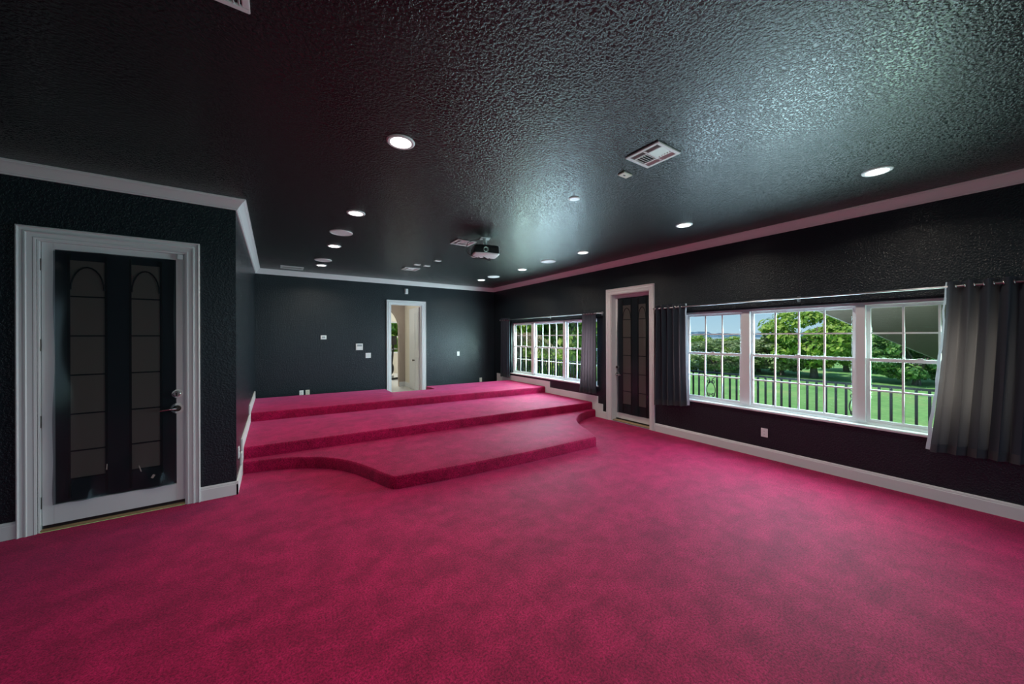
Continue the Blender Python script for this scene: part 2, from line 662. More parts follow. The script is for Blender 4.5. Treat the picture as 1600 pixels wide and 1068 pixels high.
def film_sheet(u0, u1, z0, z1, seed, plane, off, nu=46, nz=90, amp=.018, ragged=.006):
    rnd = random.Random(seed)
    ph = [rnd.uniform(0, 6.28) for _ in range(12)]
    vs, fs = [], []
    for j in range(nz + 1):
        for i in range(nu + 1):
            s, t = i / nu, j / nz
            u = u0 + (u1 - u0) * s
            z = z0 + (z1 - z0) * t
            edge = min(s, 1 - s, t * 1.6, (1 - t) * 1.6)
            if s in (0.0, 1.0):
                u += ragged * (math.sin(7 * t + ph[0] + s * 2) + .5 * math.sin(17 * t + ph[1]))
            if t in (0.0, 1.0):
                z += ragged * (.6 * math.sin(9 * s + ph[2]) + .5 * math.sin(23 * s + ph[3]))
            k = max(0.0, 1 - edge / .16)
            low = max(0.0, 1 - t / .22)
            d = amp * k * (math.sin(11 * t + ph[4]) * .4 + math.sin(5 * t + 9 * s + ph[5]) * .5 + 1.0)
            d += amp * .9 * low * (math.sin(9 * s + 26 * t + ph[6]) * .5 + math.sin(21 * s - 17 * t + ph[7]) * .5 + .6)
            d += amp * .25 * math.sin(4 * t + 3 * s + ph[8])
            d = max(0.0012, d + .0015)
            vs.append((off - d, u, z) if plane == 'X' else (u, off - d, z))
    for j in range(nz):
        for i in range(nu):
            a = j * (nu + 1) + i
            fs.append((a, a + 1, a + nu + 2, a + nu + 1))
    return MB().add(vs, fs)


def lever_set(parent, u, z_lock, z_lever, plane, face, direction):
    """deadbolt and lever handle on a door face; direction = sign of lever along u"""
    def P(a, t, z):
        return (face - t, a, z) if plane == 'X' else (a, face - t, z)
    ax = 'X' if plane == 'X' else 'Y'

    def disc(mb, z, prof, uu=u):
        mb.lathe([(r, -h) for r, h in prof], P(uu, 0, z), ax, 28)
        return mb
    d = disc(MB(), z_lock, [(.041, 0), (.041, .006), (.037, .010), (0.0, .010)]).build('deadbolt_rose', M['white_metal'], parent, smooth=30)
    disc(MB(), z_lock, [(.027, .010), (.027, .016), (.023, .019), (0, .019)]).build('deadbolt_face', M['chrome'], d, smooth=30)
    mb = MB()
    p, q = P(u - .006, .020, z_lock - .016), P(u + .006, .034, z_lock + .016)
    mb.box(p[0], q[0], p[1], q[1], p[2], q[2])
    mb.build('thumb_turn', M['bronze'], d)
    h = disc(MB(), z_lever, [(.050, 0), (.050, .006), (.045, .011), (0.0, .011)]).build('lever_rose', M['white_metal'], parent, smooth=30)
    disc(MB(), z_lever, [(.030, .011), (.022, .016), (.013, .045), (0, .047)]).build('lever_hub', M['bronze'], h, smooth=30)
    MB().tube([P(u, .042, z_lever), P(u + direction * .03, .046, z_lever + .002), P(u + direction * .08, .046, z_lever - .003), P(u + direction * .115, .040, z_lever - .008)],
              [.009, .010, .008, .006], 12).build('lever', M['chrome'], h, smooth=40)


def glazed_door(name, label, plane, wallface, face, u0, u1, ztop, glass, film, cols, rows, handle, handle_dir, hinge_u, seed, hinges, strip):
    """white door leaf with patterned glazing behind a taped black film"""
    root = empty(name, (0, 0, 0))
    struct(root, label, 'door')
    T = .042
    P = (lambda t0, t1, a, b, z0, z1: (face + t0, face + t1, a, b, z0, z1)) if plane == 'X' else (lambda t0, t1, a, b, z0, z1: (a, b, face + t0, face + t1, z0, z1))
    g0, g1, gz0, gz1 = glass
    casing(root, plane, wallface, handle[2], handle[3], 0.0, handle[4])
    # jamb lining
    mb = MB()
    jd = .12 if plane == 'Y' else .18
    for (a, b) in ((handle[2] - .012, handle[2] + .012), (handle[3] - .012, handle[3] + .012)):
        if plane == 'X':
            mb.box(wallface, wallface + jd, a, b, 0, handle[4] + .012)
        else:
            mb.box(a, b, wallface, wallface + jd, 0, handle[4] + .012)
    if plane == 'X':
        mb.box(wallface, wallface + jd, handle[2] + .012, handle[3] - .012, handle[4] - .012, handle[4] + .012)
    else:
        mb.box(handle[2] + .012, handle[3] - .012, wallface, wallface + jd, handle[4] - .012, handle[4] + .012)
    mb.build('jamb', M['white'], root)
    leaf = empty('leaf', (0, 0, 0), root)
    for nm, a, b, z0, z1 in (('stile', u0, g0, .045, ztop), ('stile', g1, u1, .045, ztop), ('rail', g0, g1, gz1, ztop), ('rail', g0, g1, .045, gz0)):
        MB().bbox(*P(0, T, a, b, z0, z1), .002).build(nm, M['white'], leaf)
    # glazing: brown panes between dark bars, dark centre strip
    gl = .014
    for (a, b) in cols:
        for k in range(len(rows) - 1):
            MB().box(*P(gl, gl + .006, a + .006, b - .006, rows[k + 1] + .006, rows[k] - .006)).build('pane', M['brownpane'], leaf)
            MB().box(*P(gl - .004, gl + .010, a - .004, b + .004, rows[k + 1] - .006, rows[k + 1] + .006)).build('glazing_bar', M['muntin_dark'], leaf)
        MB().box(*P(gl - .004, gl + .010, a - .010, a + .006, gz0 + .03, gz1 - .03)).build('glazing_bar', M['muntin_dark'], leaf)
        MB().box(*P(gl - .004, gl + .010, b - .006, b + .010, gz0 + .03, gz1 - .03)).build('glazing_bar', M['muntin_dark'], leaf)
        # arched head line of the leaded pattern
        ca, cb = (a + b) / 2, rows[0] - (b - a) * 1.0
        pts = []
        for q in range(13):
            an = math.pi * q / 12
            uu, zz = ca + math.cos(an) * (b - a) * .46, rows[0] - .26 + math.sin(an) * .20
            pts.append((face + gl - .003, uu, zz) if plane == 'X' else (uu, face + gl - .003, zz))
        MB().tube(pts, .006, 6).build('arched_bar', M['muntin_dark'], leaf, smooth=True)
    MB().box(*P(gl, gl + .008, strip[0], strip[1], gz0 + .03, gz1 - .03)).build('dark_strip', M['navystrip'], leaf)
    MB().box(*P(gl + .012, gl + .018, g0, g1, gz0, gz1)).build('backing_pane', M['navystrip'], leaf)
    fo = film_sheet(film[0], film[1], film[2], film[3], seed, plane, face - .001).build('black_film', M['film'], root, smooth=60)
    fo['label'] = 'crumpled black film taped over the glass'
    lever_set(root, handle[0], handle[1][0], handle[1][1], plane, face, handle_dir)
    for z in hinges:
        mb = MB()
        c = (face - .006, hinge_u, z - .05) if plane == 'X' else (hinge_u, face - .006, z - .05)
        mb.lathe([(.007, 0), (.008, .002), (.008, .098), (.007, .10)], c, 'Z', 12)
        mb.build('hinge', M['bronze'], root, smooth=30)
    # sweep and sill
    MB().box(*P(.002, T - .004, u0 + .004, u1 - .004, .020, .045)).build('door_sweep', M['black'], root)
    lo, hi = handle[2] + .012, handle[3] - .012
    if plane == 'X':
        MB().bbox(wallface + .02, wallface + jd, lo, hi, 0.0, .018, .004).build('threshold', M['wood'], root)
    else:
        MB().bbox(lo, hi, wallface + .001, wallface + jd, 0.0, .018, .004).build('threshold', M['wood'], root)
    return root


glazed_door('door_1', 'white glazed door under crumpled black film in the left wall', 'Y', DY, DY + .028, -1.618, -.728, 2.428,
            (-1.553, -.790, .206, 2.374), (-1.546, -.798, .215, 2.365),
            ((-1.47, -1.255), (-1.10, -.90)), (2.30, 1.98, 1.638, 1.298, .96, .64, .40),
            (-.783, (1.077, .936), -1.633, -.713, 2.440), -1, -1.626, 5, (2.236, 1.561, .919, .240), (-1.25, -1.105))
glazed_door('door_2', 'white recessed glazed door under black film beside the wide window', 'X', AX, AX + .120, 3.729, 4.543, 2.405,
            (3.806, 4.503, .148, 2.348), (3.813, 4.496, .156, 2.341),
            ((4.20, 4.39), (3.88, 4.04)), (2.21, 1.934, 1.594, 1.255, .915, .575, .33),
            (4.508, (1.023, .886), 3.714, 4.558, 2.420), -1, 3.722, 9, (2.2, 1.55, .9, .25), (4.06, 4.17))

d1 = bpy.data.objects['door_1']
for (x, z, w, h, r) in ((-1.238, .475, .006, .050, 0.05), (-1.030, .415, .007, .060, -.25), (-.945, .325, .018, .034, .5)):
    q = MB().bbox(-w / 2, w / 2, -.0012, .0012, -h / 2, h / 2, .0005).build('tape_scrap', M['tape'], d1)
    q.location = (x, DY - .012, z)
    q.rotation_euler = (0, r, 0)
MB().bbox(-.775, -.735, DY - .004, DY + .028, 2.375, 2.425, .003).build('stop_block', M['white'], d1)

# -------- back doorway with the open panelled leaf
root = empty('door_3', (0, 0, 0))
struct(root, 'white framed doorway with its panelled door standing open to the hall', 'door')
casing(root, 'Y', BY, BD[0], BD[1], 0.0, BD[3])
mb = MB()
for (a, b) in ((BD[0] - .006, BD[0] + .014), (BD[1] - .014, BD[1] + .006)):
    mb.box(a, b, BY, BY + .12, 0, BD[3])
mb.box(BD[0] + .014, BD[1] - .014, BY, BY + .12, BD[3] - .014, BD[3] + .006)
mb.build('jamb', M['white'], root)
leaf = empty('leaf', (BD[1] - .018, BY + .125, 0), root)
leaf.rotation_euler = (0, 0, math.radians(-100))
Wd = .76
MB().bbox(-Wd, 0, -.02, .02, .012, 2.40, .002).build('slab', M['white'], leaf)
for (a, b, z0, z1) in ((-.66, -.10, 1.25, 2.28), (-.66, -.10, .18, 1.05)):
    for s in (-1, 1):
        mb = MB()
        y = s * .02
        for (q0, q1, r0, r1) in ((a, a + .022, z0, z1), (b - .022, b, z0, z1), (a + .022, b - .022, z0, z0 + .022), (a + .022, b - .022, z1 - .022, z1)):
            mb.box(q0, q1, min(y, y + s * .008), max(y, y + s * .008), r0, r1)
        mb.build('panel_moulding', M['white'], leaf)
for s in (-1, 1):
    MB().lathe([(.028, 0), (.028, s * .006), (.011, s * .012), (.011, s * .035), (.027, s * .045), (.029, s * .058), (.018, s * .070), (0, s * .071)],
               (-Wd + .07, s * .02, .96), 'Y', 20).build('knob', M['bronze'], leaf, smooth=40)


# ================================================================ WINDOWS
GX = AX + .095


def window(name, label, W, units):
    root = empty(name, (0, 0, 0))
    struct(root, label, 'window')
    y0, y1, z0, z1 = W
    x0, x1 = AX + .060, AX + .150
    # outer frame, mullions, stool
    MB().bbox(x0, x1, y0, y1, z1 - .03, z1, .003).build('frame_head', M['white'], root)
    MB().bbox(x0, x1, y0, y1, z0, z0 + .03, .003).build('frame_base', M['white'], root)
    edges = [y0] + [q for u in units for q in u[:2]] + [y1]
    for k in range(0, len(edges), 2):
        MB().bbox(x0 - (.01 if 0 < k < len(edges) - 2 else 0), x1, edges[k], edges[k + 1], z0 + .03, z1 - .03, .003).build('mullion' if 0 < k < len(edges) - 2 else 'jamb', M['white'], root)
    MB().bbox(AX - .028, x0 + .005, y0 - .03, y1 + .03, z0 - .026, z0 + .002, .006).build('stool', M['white'], root, smooth=40)
    zb, zm, zt = z0 + .03, 1.350, z1 - .03
    for (a, b, nc) in units:
        for (lo, hi, dx, nm) in ((zm - .018, zt, .022, 'upper_sash'), (zb, zm + .018, 0.0, 'lower_sash')):
            s = .034
            X0, X1 = AX + .074 + dx, AX + .094 + dx
            mb = MB()
            mb.box(X0, X1, a, a + s, lo, hi).box(X0, X1, b - s, b, lo, hi).box(X0, X1, a + s, b - s, lo, lo + s).box(X0, X1, a + s, b - s, hi - s, hi)
            sash = mb.build(nm, M['white'], root)
            ia, ib, iz0, iz1 = a + s, b - s, lo + s, hi - s
            cw, ch = (ib - ia) / nc, (iz1 - iz0) / 2
            xm = (X0 + X1) / 2
            for i in range(1, nc):
                MB().box(xm - .007, xm + .007, ia + cw * i - .009, ia + cw * i + .009, iz0, iz1).build('muntin', M['white'], sash)
            MB().box(xm - .006, xm + .006, ia, ib, iz0 + ch - .009, iz0 + ch + .009).build('muntin', M['white'], sash)
            pm = MB().box(-.002, .002, -cw / 2 + .008, cw / 2 - .008, -ch / 2 + .008, ch / 2 - .008).mesh('pane', M['glass'])
            for i in range(nc):
                for j in range(2):
                    link('pane', pm, sash, (xm, ia + cw * (i + .5), iz0 + ch * (j + .5)))
        # sash lock on the meeting rail
        MB().bbox(AX + .070, AX + .080, (a + b) / 2 - .025, (a + b) / 2 + .025, zm + .018, zm + .030, .003).build('sash_lock', M['white_metal'], root)
    return root


window('window_1', 'wide white triple window with muntins overlooking the lawn, near the viewer', W1,
       [(.24, 1.04, 3), (1.12, 2.187, 4), (2.29, 3.09, 3)])
window('window_2', 'wide white triple window beside the platform at the far end', W2,
       [(4.95, 5.90, 3), (5.98, 7.06, 4), (7.17, 7.97, 3)])
root = empty('added_rear_window', (0, 0, 0))  # unseen window, added as an opening for the rear fill light
struct(root, 'white framed window added behind the viewer for fill light', 'window')
for k in range(5):
    x = W3[0] + (W3[1] - W3[0]) * k / 4
    MB().box(max(W3[0], x - .03), min(W3[1], x + .03), RY - .10, RY - .04, W3[2], W3[3]).build('mullion', M['white'], root)
for z in (W3[2], W3[3] - .05):
    MB().box(W3[0] + .03, W3[1] - .03, RY - .095, RY - .045, z, z + .05).build('frame_rail', M['white'], root)


# ================================================================ STEPPED PLATFORM
def catmull(pts, n=5):
    res = []
    P = [Vector(p) for p in pts]
    P = [P[0] * 2 - P[1]] + P + [P[-1] * 2 - P[-2]]
    for i in range(1, len(P) - 2):
        for k in range(n):
            t = k / n
            a, b, c, d = P[i - 1], P[i], P[i + 1], P[i + 2]
            res.append(.5 * ((2 * b) + (c - a) * t + (2 * a - 5 * b + 4 * c - d) * t * t + (3 * b - a - 3 * c + d) * t ** 3))
    res.append(P[-2])
    return [(p.x, p.y) for p in res]


XL, XR = LX + .017, AX - .017
XE0, XE1 = XL - .06, XR + .06
NOTCH = [(3.055, 8.27), (3.055, 7.715), (2.12, 7.80), (2.12, 8.37)]
BACK = [(XE1, 8.11)] + NOTCH + [(XE0, 8.555)]
curveL = catmull([(XE0, 5.255), (-.09, 5.205), (.15, 5.125), (.40, 4.975), (.59, 4.80), (.745, 4.57), (.87, 4.28), (.955, 4.02)])
curveR = catmull([(4.02, 3.76), (4.085, 3.885), (4.21, 4.17), (4.39, 4.46), (4.53, 4.61), (4.76, 4.785), (5.03, 4.90), (5.26, 4.955), (XE1, 4.945)])
corner1 = [(1.005, 3.885), (1.03, 3.825), (1.075, 3.785)]
corner2 = [(3.86, 3.602), (3.925, 3.605), (3.965, 3.655)]
tier1 = curveL + corner1 + [(1.75, 3.70), (2.70, 3.63)] + corner2 + curveR + BACK
tier2 = [(XE0, 5.375), (XE1, 5.03)] + BACK
tier3 = [(XE0, 6.94), (XE1, 6.535)] + BACK


def tier(poly, z0, z1, nfront):
    """carpeted tier: rounded nosing on the front run, plain back"""
    rings = []
    for off, z in ((0, z0), (0, z1 - .030), (.004, z1 - .016), (.012, z1 - .005), (.028, z1)):
        inn = offset_poly(poly, off)
        rings.append([(min(max(p.x, XL), XR), p.y, z) for p in inn])
    return MB().rings(rings)


plat = empty('stepped_platform', (2.5, 6.0, 0))
tag(plat, 'three tier crimson carpeted seating platform with a curved lowest step', 'platform')
for poly, z0, z1, nm in ((tier1, 0.001, T1, 'curved_tier'), (tier2, T1, T2, 'middle_tier'), (tier3, T2, T3, 'top_tier')):
    t = tier(poly, z0, z1, 0).build(nm, M['carpet'], None, smooth=35)
    t.parent = plat
    t.matrix_parent_inverse = Matrix.Translation((-2.5, -6.0, 0))

# ================================================================ CEILING FITTINGS
def lamp_mesh():
    ring = MB().lathe([(.072, -.001), (.074, -.009), (.090, -.010), (.097, -.006), (.099, 0.0)], (0, 0, 0), 'Z', 40).mesh('trim_ring', M['white_metal'], 30)
    lens = MB().lathe([(0, -.0075), (.040, -.0085), (.073, -.0065), (.073, -.001)], (0, 0, 0), 'Z', 40).mesh('lens', M['lens'], 40)
    return ring, lens


ring_me, lens_me = lamp_mesh()
LAMP = 0.38
lamp_spots = [
    (.765, .78, 20, 'recessed ceiling light out of view above the near left carpet'),
    (.765, 2.57, 34, 'largest recessed ceiling light, nearest in the left row'),
    (.775, 4.33, 38, 'recessed ceiling light second in the left row, before the first round speaker'),
    (.772, 6.08, 44, 'recessed ceiling light third in the left row, between the two round speakers'),
    (.767, 7.84, 40, 'recessed ceiling light at the far end of the left row, by the back crown'),
    (4.32, .75, 26, 'recessed ceiling light nearest the viewer above the wide right window'),
    (4.34, 2.49, 30, 'recessed ceiling light second in the right row, level with the recessed door'),
    (4.33, 4.26, 34, 'recessed ceiling light third in the right row, near the projector'),
    (4.35, 6.05, 36, 'recessed ceiling light fourth in the right row'),
    (4.29, 7.72, 36, 'recessed ceiling light at the far end of the right row, by the corner'),
    (.765, -1.0, 16, 'recessed ceiling light behind the viewer on the left'),
    (4.32, -1.0, 8, 'recessed ceiling light behind the viewer on the right'),
    (-1.6, .78, 16, 'recessed ceiling light far left behind the view'),
]
for x, y, p, lab in lamp_spots:
    t = empty('recessed_light', (x, y, ZC))
    tag(t, lab, 'ceiling light', 'recessed ceiling lights')
    link('trim_ring', ring_me, t)
    link('lens', lens_me, t)
    L = bpy.data.lights.new('lamp_light', 'AREA')
    L.shape = 'DISK'
    L.size = .13
    L.energy = p * LAMP
    L.color = (1.0, 0.90, 0.78)
    L.spread = math.radians(150)
    lo = bpy.data.objects.new('lamp_light', L)
    lo.location = (0, 0, -.014)
    COL.objects.link(lo)
    lo.parent = t

sp_ring = MB().lathe([(.122, -.002), (.124, -.010), (.136, -.010), (.142, -.005), (.143, 0)], (0, 0, 0), 'Z', 48).mesh('speaker_rim', M['white_metal'], 30)
sp_gr = MB().lathe([(0, -.007), (.06, -.0075), (.123, -.006), (.123, -.001)], (0, 0, 0), 'Z', 48).mesh('speaker_grille', M['plate'], 40)
for x, y, lab in ((.753, 5.25, 'round white ceiling speaker nearer the viewer in the left row'),
                  (.746, 7.30, 'round white ceiling speaker at the far end of the left row'),
                  (4.29, 5.12, 'round white ceiling speaker nearer the viewer in the right row'),
                  (4.30, 7.14, 'round white ceiling speaker at the far end of the right row')):
    t = empty('ceiling_speaker', (x, y, ZC))
    tag(t, lab, 'speaker', 'round ceiling speakers')
    link('speaker_rim', sp_ring, t)
    link('speaker_grille', sp_gr, t)

t = empty('smoke_detector', (2.56, 2.64, ZC))
tag(t, 'small round white disc on the ceiling between the vent and projector', 'detector')
MB().lathe([(.058, 0), (.058, -.005), (.052, -.007)], (0, 0, 0), 'Z', 32).build('detector_base', M['white_metal'], t, 30)
MB().lathe([(.050, -.007), (.046, -.010), (0, -.011)], (0, 0, 0), 'Z', 32).build('detector_cover', M['plate'], t, 30)


def vent(x0, x1, y0, y1, label, fine=True, linear=False):
    cx, cy = (x0 + x1) / 2, (y0 + y1) / 2
    t = empty('ceiling_vent', (cx, cy, ZC))
    tag(t, label, 'vent', 'ceiling air vents')
    w, h = (x1 - x0) / 2, (y1 - y0) / 2
    b = .028
    mb = MB()
    mb.bbox(-w, w, -h, -h + b, -.012, 0, .003).bbox(-w, w, h - b, h, -.012, 0, .003).bbox(-w, -w + b, -h + b, h - b, -.012, 0, .003).bbox(w - b, w, -h + b, h - b, -.012, 0, .003)
    mb.build('frame', M['white_metal'], t)
    MB().box(-w + b, w - b, -h + b, h - b, -.002, -.0005).build('duct_opening', M['slot'], t)

    def slat(px, py, lx, ly, tilt):
        mb = MB().box(-lx / 2, lx / 2, -ly / 2, ly / 2, -.0008, .0008)
        s = mb.build('slat', M['white_metal'], t)
        s.location = (px, py, -.008)
        s.rotation_euler = (tilt, 0, 0) if lx > ly else (0, tilt, 0)
    iw, ih = w - b, h - b
    if linear:
        n = 6
        for k in range(n):
            slat(0, -ih + (k + .5) * 2 * ih / n, 2 * iw, .018, .6)
        return t
    # four-way register: two end louvres and two centre banks divided by cross bars
    for xx in (-iw * .52, iw * .52):
        MB().box(xx - .006, xx + .006, -ih, ih, -.011, -.002).build('divider', M['white_metal'], t)
    MB().box(-iw, iw, -.007, .007, -.0105, -.0025).build('divider', M['white_metal'], t)
    for k in range(4):
        for sx in (-1, 1):
            slat(sx * (iw * .52 + .006 + (k + .5) * (iw * .48 - .006) / 4), 0, .010, 2 * ih, sx * .8)
    n = 5
    for k in range(n):
        slat(0, .007 + (k + .5) * (ih - .007) / n, iw * 1.02, .016, .55)
        slat(0, -.007 - (k + .5) * (ih - .007) / n, iw * 1.02, .016, -.55)
    return t


vent(2.31, 2.60, 1.515, 1.81, 'square white louvred ceiling vent nearest the viewer, above the round disc')
vent(2.20, 2.51, 4.65, 4.94, 'square white louvred ceiling vent beside the projector')
vent(2.20, 2.51, 7.10, 7.40, 'square white louvred ceiling vent far back before the doorway')
vent(-.50, -.083, 1.62, 1.91, 'white ceiling vent cut off by the top edge of the picture')
vent(.10, .50, 8.28, 8.58, 'pale rectangular ceiling grille tight to the back left crown', linear=True)

t = empty('ceiling_sensor', (2.55, 1.998, ZC))
tag(t, 'small ivory square plate on the ceiling beside the nearest vent', 'sensor')
MB().bbox(-.057, .057, -.036, .036, -.012, 0, .003).build('sensor_plate', M['ivory'], t)
MB().box(-.02, .004, -.006, .006, -.0135, -.012).build('sensor_slot', M['slot'], t)
for x, y, lab in ((2.325, 6.755, 'small white ceiling plate left of the pair near the far vent'), (2.527, 6.772, 'small white ceiling plate right of the pair near the far vent'),
                  (2.526, 6.206, 'small white ceiling plate standing alone nearer the projector')):
    t = empty('ceiling_plate', (x, y, ZC))
    tag(t, lab, 'plate', 'small white ceiling plates')
    MB().bbox(-.06, .06, -.045, .045, -.010, 0, .003).build('cover', M['plate'], t)
    MB().lathe([(.006, -.010), (.006, -.012), (0, -.0122)], (.03, 0, 0), 'Z', 12).build('screw', M['chrome'], t)

# -------- projector
pr = empty('projector', (2.52, 4.42, ZC))
pr.rotation_euler = (0, 0, math.radians(-18))
tag(pr, 'black and white projector hanging from the ceiling on a short mount', 'projector')
MB().bbox(-.07, .07, -.06, .06, -.012, 0, .003).build('ceiling_plate', M['white_metal'], pr)
MB().lathe([(.030, -.012), (.030, -.07), (.024, -.075), (.024, -.105)], (0, 0, 0), 'Z', 20).build('mount_pole', M['white_metal'], pr, 30)
MB().bbox(-.03, .03, -.02, .02, -.115, -.06, .004).build('pivot_bracket', M['chrome'], pr)
MB().lathe([(.09, -.128), (.085, -.112), (.03, -.105), (0, -.105)], (0, .0, 0), 'Z', 24).build('mount_disc', M['black'], pr, 30)
body = MB()
out = [(-.185, -.10), (-.17, -.14), (-.06, -.155), (.02, -.155), (.17, -.135), (.19, -.10), (.19, .13), (.17, .15), (-.165, .15), (-.185, .13)]
body.rings([[(x * s, y * s, z) for x, y in out] for s, z in ((.90, -.128), (.97, -.138), (1.0, -.165), (1.0, -.240))])
body = body.build('upper_housing', M['black'], pr, smooth=30)
MB().rings([[(x * s, y * s, z) for x, y in out] for s, z in ((1.0, -.240), (1.0, -.246), (.95, -.256), (.86, -.260))]).build('lower_housing', M['white_metal'], pr, smooth=30)
lens = MB().lathe([(.040, 0), (.040, -.012), (.033, -.014), (.033, -.006), (.020, -.004)], (-.02, -.152, -.195), 'Y', 28).build('lens_ring', M['chrome'], pr, smooth=30)
MB().lathe([(.022, -.003), (.014, -.008), (0, -.010)], (-.02, -.152, -.195), 'Y', 24).build('lens_glass', M['black'], lens, smooth=40)
for k in range(5):
    MB().box(.06 + k * .022, .072 + k * .022, -.1535, -.140, -.225, -.17).build('grille_slot', M['slot'], pr)
MB().tube([(-.05, .06, -.006), (-.16, .06, -.02), (-.245, .05, -.07), (-.265, .04, -.15), (-.25, .03, -.22), (-.18, .03, -.262), (-.10, .02, -.285)], .005, 8).build('cable', M['black'], pr, smooth=True)
MB().tube([(-.10, .0, -.276), (-.07, -.02, -.30), (-.02, -.03, -.292), (.03, -.03, -.315), (.07, -.03, -.325), (.085, -.03, -.305), (.06, -.03, -.295), (.03, -.03, -.305), (-.01, -.03, -.285), (-.03, -.02, -.274)], .006, 8).build('cable_loop', M['black'], pr, smooth=True)


# ================================================================ WALL PLATES
def wall_plate(name, label, cat, plane, c, w, h, kind, group=None, m='plate'):
    t = empty(name, c)
    tag(t, label, cat, group)
    P = (lambda t0, t1, a, b, z0, z1: (-t1, -t0, a, b, z0, z1)) if plane == 'X' else (lambda t0, t1, a, b, z0, z1: (a, b, -t1, -t0, z0, z1))
    if plane == 'L':
        P = lambda t0, t1, a, b, z0, z1: (t0, t1, a, b, z0, z1)
    MB().bbox(*P(0, .007, -w / 2, w / 2, -h / 2, h / 2), .002).build('cover', M[m], t)
    if kind == 'outlet':
        for s in (-1, 1):
            s_ = MB().bbox(*P(.007, .010, -.017, .017, s * .020 - .014, s * .020 + .014), .001).build('socket', M[m], t)
            for q in (-.006, .006):
                MB().box(*P(.010, .0105, q - .0012, q + .0012, s * .020 - .005, s * .020 + .006)).build('slot', M['slot'], s_)
    elif kind == 'switch':
        n = max(1, round((w - .03) / .046))
        for i in range(n):
            a = (i - (n - 1) / 2) * .046
            MB().bbox(*P(.007, .011, a - .016, a + .016, -.033, .033), .002).build('rocker', M[m], t)
    elif kind == 'thermostat':
        MB().bbox(*P(.007, .024, -w * .42, w * .42, -h * .4, h * .4), .004).build('body', M[m], t)
        MB().box(*P(.024, .0245, -w * .28, w * .28, -h * .2, h * .22)).build('display', M['rod'], t)
    elif kind == 'sensor':
        MB().bbox(*P(.007, .045, -w * .42, w * .42, -h * .45, h * .45), .008).build('body', M[m], t)
    elif kind == 'keypad':
        MB().bbox(*P(.007, .025, -w * .46, w * .46, -h * .46, h * .46), .004).build('body', M[m], t)
        MB().box(*P(.025, .0255, -w * .34, w * .34, .01, h * .34)).build('display', M['rod'], t)
        for i in range(3):
            MB().bbox(*P(.025, .028, (i - 1) * .04 - .012, (i - 1) * .04 + .012, -.045, -.02), .001).build('button', M[m], t)
    return t


wall_plate('thermostat', 'small white thermostat on the back wall, highest of the plates left of the doorway', 'thermostat', 'Y', (.915, BY, 1.616), .115, .09, 'thermostat')
wall_plate('alarm_keypad', 'square white keypad on the back wall left of the doorway', 'keypad', 'Y', (1.667, BY, 1.388), .155, .155, 'keypad')
wall_plate('light_switch', 'white double light switch nearest the doorway on the back wall', 'switch', 'Y', (1.865, BY, 1.178), .12, .122, 'switch')
wall_plate('light_switch', 'white single light switch right of the doorway on the back wall', 'switch', 'Y', (4.232, BY, 1.15), .075, .12, 'switch')
wall_plate('wall_outlet', 'white outlet low on the back wall, left of the pair', 'outlet', 'Y', (.484, BY, .40), .078, .122, 'outlet')
wall_plate('wall_outlet', 'ivory outlet low on the back wall, right of the pair', 'outlet', 'Y', (.60, BY, .40), .078, .122, 'outlet', m='ivory')
wall_plate('wall_outlet', 'ivory outlet low on the back wall near the right corner', 'outlet', 'Y', (4.94, BY, .375), .078, .122, 'outlet', m='ivory')
wall_plate('wall_outlet', 'white outlet under the wide right window', 'outlet', 'X', (AX, 1.995, .335), .078, .115, 'outlet')
wall_plate('wall_outlet', 'white outlet on the left return wall above the baseboard', 'outlet', 'L', (LX, 4.86, .365), .078, .122, 'outlet')
wall_plate('motion_sensor', 'small white sensor box above the open doorway', 'sensor', 'Y', (2.79, BY, 2.78), .085, .135, 'sensor')


# ================================================================ CURTAINS
RODX, RODZ = AX - .085, 2.078


def rod(y0, y1, brackets, label):
    t = empty('curtain_rod', (RODX, (y0 + y1) / 2, RODZ))
    tag(t, label, 'curtain rod', 'curtain rods')
    c = (y0 + y1) / 2
    MB().tube([(0, y0 - c, 0), (0, y1 - c, 0)], .010, 16).build('pole', M['rod'], t, smooth=40)
    for s, y in ((-1, y0), (1, y1)):
        MB().lathe([(.010, 0), (.014, s * .004), (.014, s * .012), (.020, s * .022), (.016, s * .036), (0, s * .042)], (0, y - c, 0), 'Y', 18).build('finial', M['rod'], t, smooth=40)
    for y in brackets:
        MB().tube([(.085, y - c, -.01), (.03, y - c, -.012), (0, y - c, -.012)], .006, 8).build('bracket', M['rod'], t, smooth=40)
        MB().bbox(.078, .0855, y - c - .018, y - c + .018, -.045, .03, .002).build('bracket_plate', M['rod'], t)
    return t


rod(-.95, 3.55, (-.80, 1.62, 3.50), 'slim steel curtain rod above the wide right window')
rod(4.72, 8.42, (4.78, 6.35, 8.36), 'slim steel curtain rod above the far window')


